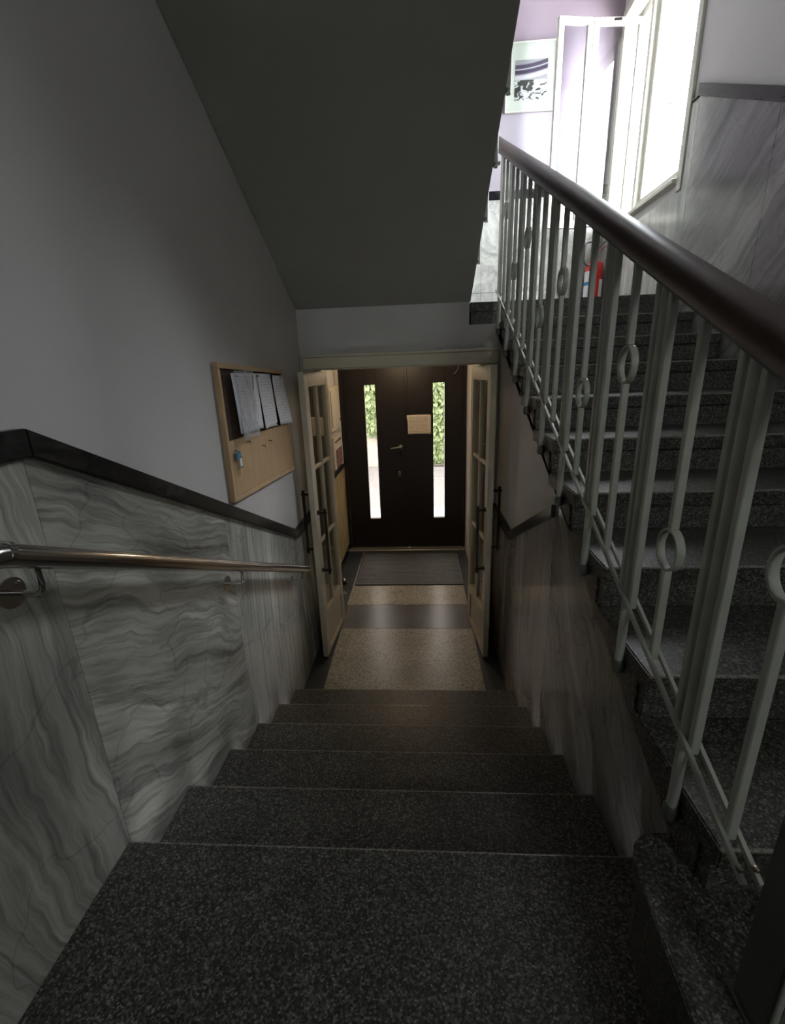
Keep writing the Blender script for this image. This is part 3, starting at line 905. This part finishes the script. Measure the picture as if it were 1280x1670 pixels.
# newel at the foot
nb = box('newel_plate', rail_dark, (XB - 0.024, XB - 0.010, 0.468, 0.532, 1.1605, zhand(0.468) - 0.001), bal, bev=0.004)
lathe('newel_post', rail_paint, [(0.0115, 1.1605), (0.0115, zhand(0.49) - 0.001)], (XB + 0.008, 0.49, 0), bal, n=14)
vbar('upright_bar', 0.452, 1.1605, zhand(0.452) - 0.001)
vbar('upright_bar', 0.420, 1.1605, zhand(0.42) - 0.001)
box('newel_foot', rail_dark, (XB - 0.03, XB + 0.03, 0.405, 0.54, 1.1505, 1.160), bal, bev=0.002)
for s in (-1, 1):
    lathe('bolt', satin, [(0.006, -0.004), (0.006, 0.002), (0.003, 0.004)], (XB + s * 0.0135, 0.585, zrail(0.585) + 0.012), bal, n=10)
# third flight balustrade, mostly hidden behind the soffit edge
b3 = thing('overhead_balustrade', 'pale green balusters of the flight overhead, rising behind its edge', 'balustrade', (0.42, 3.55, 2.65))
X3 = 0.425
def z3(y):
    return 2.93 + 0.515 * (3.52 - y)
YP3 = [3.50 - 0.16 * k for k in range(17)]
for k, y in enumerate(YP3):
    top_ = z3(y) + 0.92
    if k % 2 == 0:
        lathe('post', rail_paint, [(0.0115, z3(y) - 0.06), (0.0115, top_)], (X3, y, 0), b3, n=10)
        for s in (-1, 1):
            vbar('upright_bar', y + s * 0.034, z3(y) + 0.17, top_ - 0.515 * s * 0.034, x=X3, par=b3)
        tube('wall_pin', rail_dark, [(0.389, y, z3(y) - 0.045), (X3, y, z3(y) - 0.045)], 0.012, b3, n=10)
    else:
        zc = z3(y) + (0.45 if k % 4 == 1 else 0.65)
        r1 = vbar('baluster', y, z3(y) + 0.10, zc - 0.048, x=X3, par=b3)
        vbar('baluster', y, zc + 0.048, top_, x=X3, par=b3)
        tube('ring', rail_paint, [(X3, y + 0.040 * math.cos(a), zc + 0.046 * math.sin(a)) for a in [2 * math.pi * q / 30 for q in range(30)]], 0.01, r1, up=Vector((1, 0, 0)), prof=rect(0.005, 0.018), closed=True)
for s in (-1, 1):
    tube('bottom_rail', rail_paint, [(X3 + s * 0.0135, 3.57, z3(3.57) + 0.15), (X3 + s * 0.0135, 0.9, z3(0.9) + 0.15)], 0.01, b3, prof=rect(0.008, 0.012))
tube('handrail', wood_rail, [(X3, 3.50, z3(3.50) + 0.965), (X3, 0.9, z3(0.9) + 0.965)], 0.03, b3, prof=prof)
tube('corner_link', rail_dark, [(X3 - 0.02, 3.50, 3.44), (XB, 3.50, 3.46)], 0.008, b3, prof=rect(0.03, 0.012))
# ------------------------------------------------------------------ upper window
wn = struct(thing('window_1', 'white casement window with open sashes on the upper landing', 'window', (XR, 4.26, WZ0)))
def wb(n, b, mat=white_paint, par=wn, bev=0.003):
    return box(n, mat, b, par, bev=bev)
cx0, cx1 = XR - 0.022, XR - 0.0005
wb('casing', (cx0, cx1, WY0 - 0.055, WY0, WZ0 - 0.055, WZ1 + 0.055))
wb('casing', (cx0, cx1, WY1, WY1 + 0.055, WZ0 - 0.055, WZ1 + 0.055))
wb('casing', (cx0, cx1, WY0 + 0.0005, WY1 - 0.0005, WZ1, WZ1 + 0.055))
wb('sill', (XR - 0.05, 1.90, WY0 + 0.001, WY1 - 0.001, WZ0 + 0.0005, WZ0 + 0.028))
fx0, fx1 = 1.87, 1.93
wb('frame', (fx0, fx1, WY0 + 0.001, WY0 + 0.055, WZ0 + 0.03, WZ1 - 0.001))
wb('frame', (fx0, fx1, WY1 - 0.055, WY1 - 0.001, WZ0 + 0.03, WZ1 - 0.001))
wb('frame', (fx0, fx1, WY0 + 0.056, WY1 - 0.056, WZ1 - 0.055, WZ1 - 0.001))
wb('frame', (fx0, fx1, WY0 + 0.056, WY1 - 0.056, WZ0 + 0.03, WZ0 + 0.07))
wb('mullion', (1.80, fx1 - 0.002, 4.44, 4.49, WZ0 + 0.0705, WZ1 - 0.056))
def sash(n, label, p0, p1, z0, z1, st=0.045, th=0.035, par=wn, tilt=0):
    """framed sash between two plan points"""
    p0, p1 = Vector(p0), Vector(p1)
    Ls = (p1 - p0).length
    a = math.atan2((p1 - p0).y, (p1 - p0).x)
    piv = Vector((p0.x, p0.y, 0))
    rot = (piv, a)
    bm = bmesh.new()
    x, y = p0.x, p0.y
    abox(bm, x, x + st, y, y + th, z0, z1, bev=0.003, rot=rot)
    abox(bm, x + Ls - st, x + Ls, y, y + th, z0, z1, bev=0.003, rot=rot)
    abox(bm, x + st, x + Ls - st, y, y + th, z0, z0 + st + 0.015, bev=0.003, rot=rot)
    abox(bm, x + st, x + Ls - st, y, y + th, z1 - st, z1, bev=0.003, rot=rot)
    o = link(n, bm, white_paint, par)
    if label: o['label'] = label
    box('pane', glass_clear, (x + st, x + Ls - st, y + th / 2 - 0.002, y + th / 2 + 0.002, z0 + st + 0.015, z1 - st), o, rot=rot)
    return o
sz0, sz1 = WZ0 + 0.032, WZ1 - 0.06
sash('sash', 'closed sash nearest the stairs', (1.868, 3.72), (1.868, 4.435), sz0 + 0.04, sz1)
sB = sash('sash', 'open sash standing into the landing', (1.452, 4.70), (1.865, 4.735), sz0, sz1 - 0.02)
sA = sash('sash', 'outermost folded sash', (1.160, 4.645), (1.448, 4.70), sz0 - 0.01, sz1 - 0.02)
tube('window_stay', satin, [(1.835, 4.05, 3.95), (1.835, 4.14, 4.0)], 0.004, wn)
box('catch', bronze, (1.60, 1.66, 4.68, 4.69, sz1 - 0.06, sz1 - 0.045), sB)
# added window behind the viewer, unseen, brings in fill light
w2 = struct(thing('fill_window', 'added white framed window behind the viewer, unseen, for fill light', 'window', (1.125, -1.7, VZ0)))
for b in ((V0 + 0.001, V0 + 0.05, VZ0 + 0.001, VZ1 - 0.001), (V1 - 0.05, V1 - 0.001, VZ0 + 0.001, VZ1 - 0.001), (V0 + 0.051, V1 - 0.051, VZ0 + 0.001, VZ0 + 0.05), (V0 + 0.051, V1 - 0.051, VZ1 - 0.05, VZ1 - 0.001)):
    box('frame', white_paint, (b[0], b[1], -1.74, -1.68, b[2], b[3]), w2, bev=0.003)
box('pane', glass_dim, (V0 + 0.051, V1 - 0.051, -1.712, -1.708, VZ0 + 0.051, VZ1 - 0.051), w2)
# ------------------------------------------------------------------ noticeboard and papers
XBd = XL - 0.0158
nbd = thing('noticeboard', 'beech framed noticeboard with dark upper half on the left wall', 'noticeboard', (XBd, 2.5, 1.62))
BTL, BTR, BBR, BBL = (2.0, 2.262), (2.972, 2.228), (3.028, 1.572), (1.986, 1.632)
def bq(u, v, ins=0.0):   # point on the board; u along, v up
    a = Vector(BBL).lerp(Vector(BBR), u)
    b = Vector(BTL).lerp(Vector(BTR), u)
    return tuple(a.lerp(b, v))
def bar_yz(n, mat, pts, x0, x1, par=nbd, bev=0.002):
    return prism(n, mat, pts, x0, x1, 'X', parent=par, bev=bev)
x0, x1 = XBd + 0.001, XBd + 0.026
fu, fv = 0.024, 0.038
bar_yz('frame', oak_frame, [bq(0, 1), bq(1, 1), bq(1, 1 - fv), bq(0, 1 - fv)], x0, x1)
bar_yz('frame', oak_frame, [bq(0, fv), bq(1, fv), bq(1, 0), bq(0, 0)], x0, x1)
bar_yz('frame', oak_frame, [bq(0, 1 - fv - 0.001), bq(fu, 1 - fv - 0.001), bq(fu, fv + 0.001), bq(0, fv + 0.001)], x0, x1)
bar_yz('frame', oak_frame, [bq(1 - fu, 1 - fv - 0.001), bq(1, 1 - fv - 0.001), bq(1, fv + 0.001), bq(1 - fu, fv + 0.001)], x0, x1)
e_ = fu + 0.001
prism('cork_panel', cork, [bq(e_, 0.452), bq(1 - e_, 0.492), bq(1 - e_, 1 - fv - 0.002), bq(e_, 1 - fv - 0.002)], x0, XBd + 0.010, 'X', parent=nbd)
prism('wood_panel', oak, [bq(e_, 0.45), bq(1 - e_, 0.49), bq(1 - e_, fv + 0.002), bq(e_, fv + 0.002)], x0, XBd + 0.020, 'X', parent=nbd)
def hook(y, z):
    return tube('hook', bronze, [(XBd + 0.020, y, z), (XBd + 0.034, y, z), (XBd + 0.040, y, z - 0.006), (XBd + 0.036, y, z - 0.014)], 0.002, nbd, n=8)
for y, z in ((2.24, 1.885), (2.45, 1.83), (2.57, 1.84), (2.07, 1.865)):
    hook(y, z)
xs = XBd + 0.028
def wall_sheet(y0, y1, zt0, zt1, zb0, zb1, amp, ph, bulge=0.012):
    def fn(u, v):
        y = y0 + (y1 - y0) * u
        zt = zt0 + (zt1 - zt0) * u
        zb = zb0 + (zb1 - zb0) * u
        z = zb + (zt - zb) * v
        x = xs + amp * (1 + math.sin(ph + 5 * u + 2.5 * v)) + bulge * (1 - v) * abs(u - 0.5) * 2
        return (x, y, z)
    return fn
sheet('paper_notice', paper_a, 'dense printed notice in the plastic sleeve, leftmost on the noticeboard', wall_sheet(2.12, 2.455, 2.215, 2.212, 1.935, 1.925, 0.002, 0.4))
sheet('paper_notice', paper_b, 'printed notice hanging second from the right on the noticeboard', wall_sheet(2.475, 2.69, 2.212, 2.205, 1.915, 1.912, 0.003, 2.0))
sheet('paper_notice', paper_b, 'curled printed notice hanging rightmost on the noticeboard', wall_sheet(2.725, 2.955, 2.20, 2.19, 1.905, 1.90, 0.007, 3.2, 0.02))
def sleeve(u, v):
    y = 2.105 + 0.235 * u
    z = 1.90 + 0.325 * v
    return (xs + 0.027 + 0.005 * math.sin(9 * u + 4 * v) + 0.004 * math.sin(17 * v - 6 * u) * (1 - v), y, z)
sheet('plastic_sleeve', plastic, 'crumpled clear plastic sleeve over the leftmost notice', sleeve, 14, 16, cat='sleeve')
pin_spots = [(2.16, 2.20, 'the left corner of the sleeve'), (2.445, 2.198, 'the gap beside the sleeve'), (2.68, 2.19, 'the top corner of the middle notice'), (2.84, 2.185, 'the top of the curled notice'),
             (2.46, 1.935, 'the bottom of the leftmost notice'), (2.68, 1.925, 'the bottom of the middle notice'), (2.94, 1.915, 'the bottom corner of the curled notice')]
for y, z, wh in pin_spots:
    p = lathe('pushpin', black, [(0.004, 0), (0.004, 0.003), (0.0028, 0.006), (0.005, 0.010)], (xs + 0.009, y, z), None, n=10, rot=Matrix.Rotation(math.radians(90), 4, 'Y'))
    tag(p, 'black pushpin at ' + wh, 'pushpin', 'pushpins on the noticeboard')
# key bag
kb = thing('key_bag', 'small clear bag with blue tagged key hanging on the board', 'key', (xs, 2.09, 1.75))
bm = bmesh.new()
abox(bm, XBd + 0.027, XBd + 0.031, 2.075, 2.125, 1.775, 1.83, bev=0.001)
link('bag', bm, plastic, kb)
box('tag', key_blue, (XBd + 0.0315, XBd + 0.036, 2.055, 2.105, 1.825, 1.86), kb, bev=0.002)
box('label_card', white_plain, (XBd + 0.0315, XBd + 0.033, 2.092, 2.115, 1.785, 1.822), kb)
tube('key_ring', brass, [(XBd + 0.033, 2.062 + 0.010 * math.cos(a), 1.765 + 0.016 * math.sin(a)) for a in [2 * math.pi * q / 18 for q in range(18)]], 0.0018, kb, n=6, up=Vector((1, 0, 0)), closed=True)
box('key_blade', satin, (XBd + 0.032, XBd + 0.034, 2.058, 2.067, 1.785, 1.822), kb)
# ------------------------------------------------------------------ picture on the far wall
YW = 4.9455
pc = thing('framed_picture', 'framed black and white photograph in a wide pale mat on the lilac wall', 'picture', (1.03, YW, 4.35))
px0, px1, pz0, pz1 = 0.80, 1.235, 4.352, 4.848
box('mat_board', mat_board, (px0 + 0.008, px1 - 0.008, YW - 0.010, YW, pz0 + 0.008, pz1 - 0.008), pc)
for b in ((px0, px0 + 0.0075, pz0, pz1), (px1 - 0.0075, px1, pz0, pz1), (px0 + 0.008, px1 - 0.008, pz1 - 0.0075, pz1), (px0 + 0.008, px1 - 0.008, pz0, pz0 + 0.0075)):
    box('frame', white_paint, (b[0], b[1], YW - 0.018, YW, b[2], b[3]), pc)
m, t, b_ = new_mat('old_photo')
tc = N(t, 'ShaderNodeTexCoord')
sp = N(t, 'ShaderNodeSeparateXYZ'); t.links.new(tc.outputs['Generated'], sp.inputs[0])
# arched rows of dark openings in the upper half
q = N(t, 'ShaderNodeMath', operation='SUBTRACT'); q.inputs[1].default_value = 0.05; t.links.new(sp.outputs[0], q.inputs[0])
q2 = N(t, 'ShaderNodeMath', operation='POWER'); q2.inputs[1].default_value = 2; t.links.new(q.outputs[0], q2.inputs[0])
q3 = N(t, 'ShaderNodeMath', operation='MULTIPLY_ADD'); q3.inputs[1].default_value = -0.14
t.links.new(q2.outputs[0], q3.inputs[0]); t.links.new(sp.outputs[2], q3.inputs[2])
rows = ramp(t, [(0.0, (0.2, 0.2, 0.2)), (0.50, (0.2, 0.2, 0.2)), (0.52, (0.36, 0.36, 0.36)), (0.60, (0.36, 0.36, 0.36)), (0.66, (0.04, 0.03, 0.05)), (0.74, (0.04, 0.03, 0.05)), (0.76, (0.35, 0.35, 0.35)), (0.79, (0.05, 0.04, 0.06)), (0.87, (0.05, 0.04, 0.06)), (0.89, (0.2, 0.2, 0.2))])
t.links.new(q3.outputs[0], rows.inputs[0])
mpp = N(t, 'ShaderNodeMapping'); mpp.inputs['Scale'].default_value = (3, 1, 5); mpp.inputs['Rotation'].default_value = (0, 0.5, 0)
t.links.new(tc.outputs['Generated'], mpp.inputs[0])
vv = N(t, 'ShaderNodeTexNoise'); vv.inputs['Scale'].default_value = 1.3; vv.inputs['Distortion'].default_value = 1.5; t.links.new(mpp.outputs[0], vv.inputs['Vector'])
low_r = ramp(t, [(0.0, (0.02, 0.02, 0.02)), (0.46, (0.03, 0.035, 0.025)), (0.50, (0.30, 0.30, 0.31)), (0.6, (0.4, 0.4, 0.42))]); t.links.new(vv.outputs['Fac'], low_r.inputs[0])
gt = N(t, 'ShaderNodeMath', operation='GREATER_THAN'); gt.inputs[1].default_value = 0.5; t.links.new(sp.outputs[2], gt.inputs[0])
mx = N(t, 'ShaderNodeMix', data_type='RGBA'); t.links.new(gt.outputs[0], mx.inputs[0]); t.links.new(low_r.outputs[0], mx.inputs[6]); t.links.new(rows.outputs[0], mx.inputs[7])
t.links.new(mx.outputs[2], b_.inputs['Base Color']); b_.inputs['Roughness'].default_value = 0.3
box('photograph', m, (0.878, 1.157, YW - 0.0115, YW - 0.0102, 4.437, 4.722), pc)
# ------------------------------------------------------------------ fire extinguisher
EX, EY, EZ = 1.652, 4.80, ZLAND
fe = thing('fire_extinguisher', 'red fire extinguisher in the corner of the upper landing', 'fire extinguisher', (EX, EY, EZ))
lathe('cylinder', red, [(0.070, 0.001), (0.078, 0.01), (0.080, 0.03), (0.080, 0.40), (0.072, 0.435), (0.045, 0.46), (0.024, 0.468), (0.024, 0.49)], (EX, EY, EZ), fe, n=32)
bm = bmesh.new()
def lab(bm, a0, a1, z0, z1, r):
    A = [bm.verts.new((EX + r * math.cos(a), EY + r * math.sin(a), EZ + z0)) for a in [a0 + (a1 - a0) * k / 12 for k in range(13)]]
    Bv = [bm.verts.new((v.co.x, v.co.y, EZ + z1)) for v in A]
    for k in range(12):
        bm.faces.new((A[k], A[k + 1], Bv[k + 1], Bv[k]))
lab(bm, math.radians(170), math.radians(262), 0.08, 0.375, 0.0812)
lab(bm, math.radians(290), math.radians(330), 0.08, 0.30, 0.0812)
lb_ = link('label', bm, white_plain, fe, smooth=True)
bm = bmesh.new()
lab(bm, math.radians(171), math.radians(261), 0.255, 0.285, 0.0818)
link('label_band', bm, blue_plain, lb_, smooth=True)
lathe('valve', brass, [(0.018, 0.491), (0.018, 0.53), (0.012, 0.54)], (EX, EY, EZ), fe, n=16)
tube('carry_handle', red, [(EX - 0.01, EY, EZ + 0.535), (EX + 0.03, EY - 0.01, EZ + 0.55), (EX + 0.10, EY - 0.02, EZ + 0.585)], 0.008, fe, prof=rect(0.02, 0.006))
tube('squeeze_lever', black, [(EX - 0.01, EY, EZ + 0.55), (EX + 0.03, EY - 0.01, EZ + 0.575), (EX + 0.09, EY - 0.02, EZ + 0.62)], 0.008, fe, prof=rect(0.018, 0.005))
tube('hose', black, arc_fill([(EX + 0.01, EY, EZ + 0.54), (EX + 0.01, EY - 0.01, EZ + 0.62), (EX - 0.11, EY - 0.03, EZ + 0.62), (EX - 0.115, EY - 0.03, EZ + 0.44), (EX - 0.06, EY - 0.04, EZ + 0.42)], 0.05, 8), 0.009, fe, n=12)
# ------------------------------------------------------------------ outside the entrance
gr = struct(box('ground_outside', asphalt, (-12, 12, 5.61, 16, -0.16, -0.10)), 'grey asphalt yard outside the entrance', 'ground')
struct(box('ground_pavement', concrete_pale, (-3, 3, 5.605, 7.35, -0.099, -0.02), bev=0.01), 'pale concrete step outside the entrance', 'ground')
ow = thing('garden_wall', 'pale stucco wall across the yard seen through the door glass', 'wall', (0, 11.2, -0.10))
box('wall_body', stucco, (-8, 8, 11.2, 11.45, -0.0995, 4.2), ow, bev=0.01)
box('coping', concrete_pale, (-8.02, 8.02, 11.19, 11.5, 4.201, 4.28), ow, bev=0.01)
def ivy(name, label, cx, zt, zb, width, n, seed):
    rnd = random.Random(seed)
    bm = bmesh.new()
    for k in range(n):
        v = rnd.random() ** 0.75
        z = zt - (zt - zb) * v
        wv = width * (1 - 0.72 * v)
        x = cx + rnd.uniform(-1, 1) * wv + 0.12 * math.sin(v * 6)
        y = 11.13 - rnd.random() * 0.14
        s = rnd.uniform(0.035, 0.075)
        M = Matrix.Rotation(rnd.uniform(-0.9, 0.9), 3, 'X') @ Matrix.Rotation(rnd.uniform(-0.9, 0.9), 3, 'Z') @ Matrix.Rotation(rnd.uniform(-0.6, 0.6), 3, 'Y')
        o = Vector((x, y, z))
        vs = [bm.verts.new(o + M @ (Vector(p) * s)) for p in ((0, 0, 0.6), (0.55, -0.05, 0.95), (1.0, 0.1, 0.3), (0.6, 0.0, -0.4), (0, -0.2, -1.1), (-0.6, 0.0, -0.4), (-1.0, 0.1, 0.3), (-0.55, -0.05, 0.95))]
        c = bm.verts.new(o + M @ Vector((0, -0.12 * s, 0)))
        for i in range(8):
            bm.faces.new((vs[i], vs[(i + 1) % 8], c))
    o = link(name, bm, leaf_m)
    return tag(o, label, 'ivy', None, 'stuff')
ivy('ivy', 'green ivy hanging on the yard wall behind the left door glass', -1.0, 3.0, 0.7, 0.8, 1300, 3)
ivy('ivy', 'green ivy hanging on the yard wall behind the right door glass', 0.50, 3.0, 0.0, 0.7, 1500, 4)
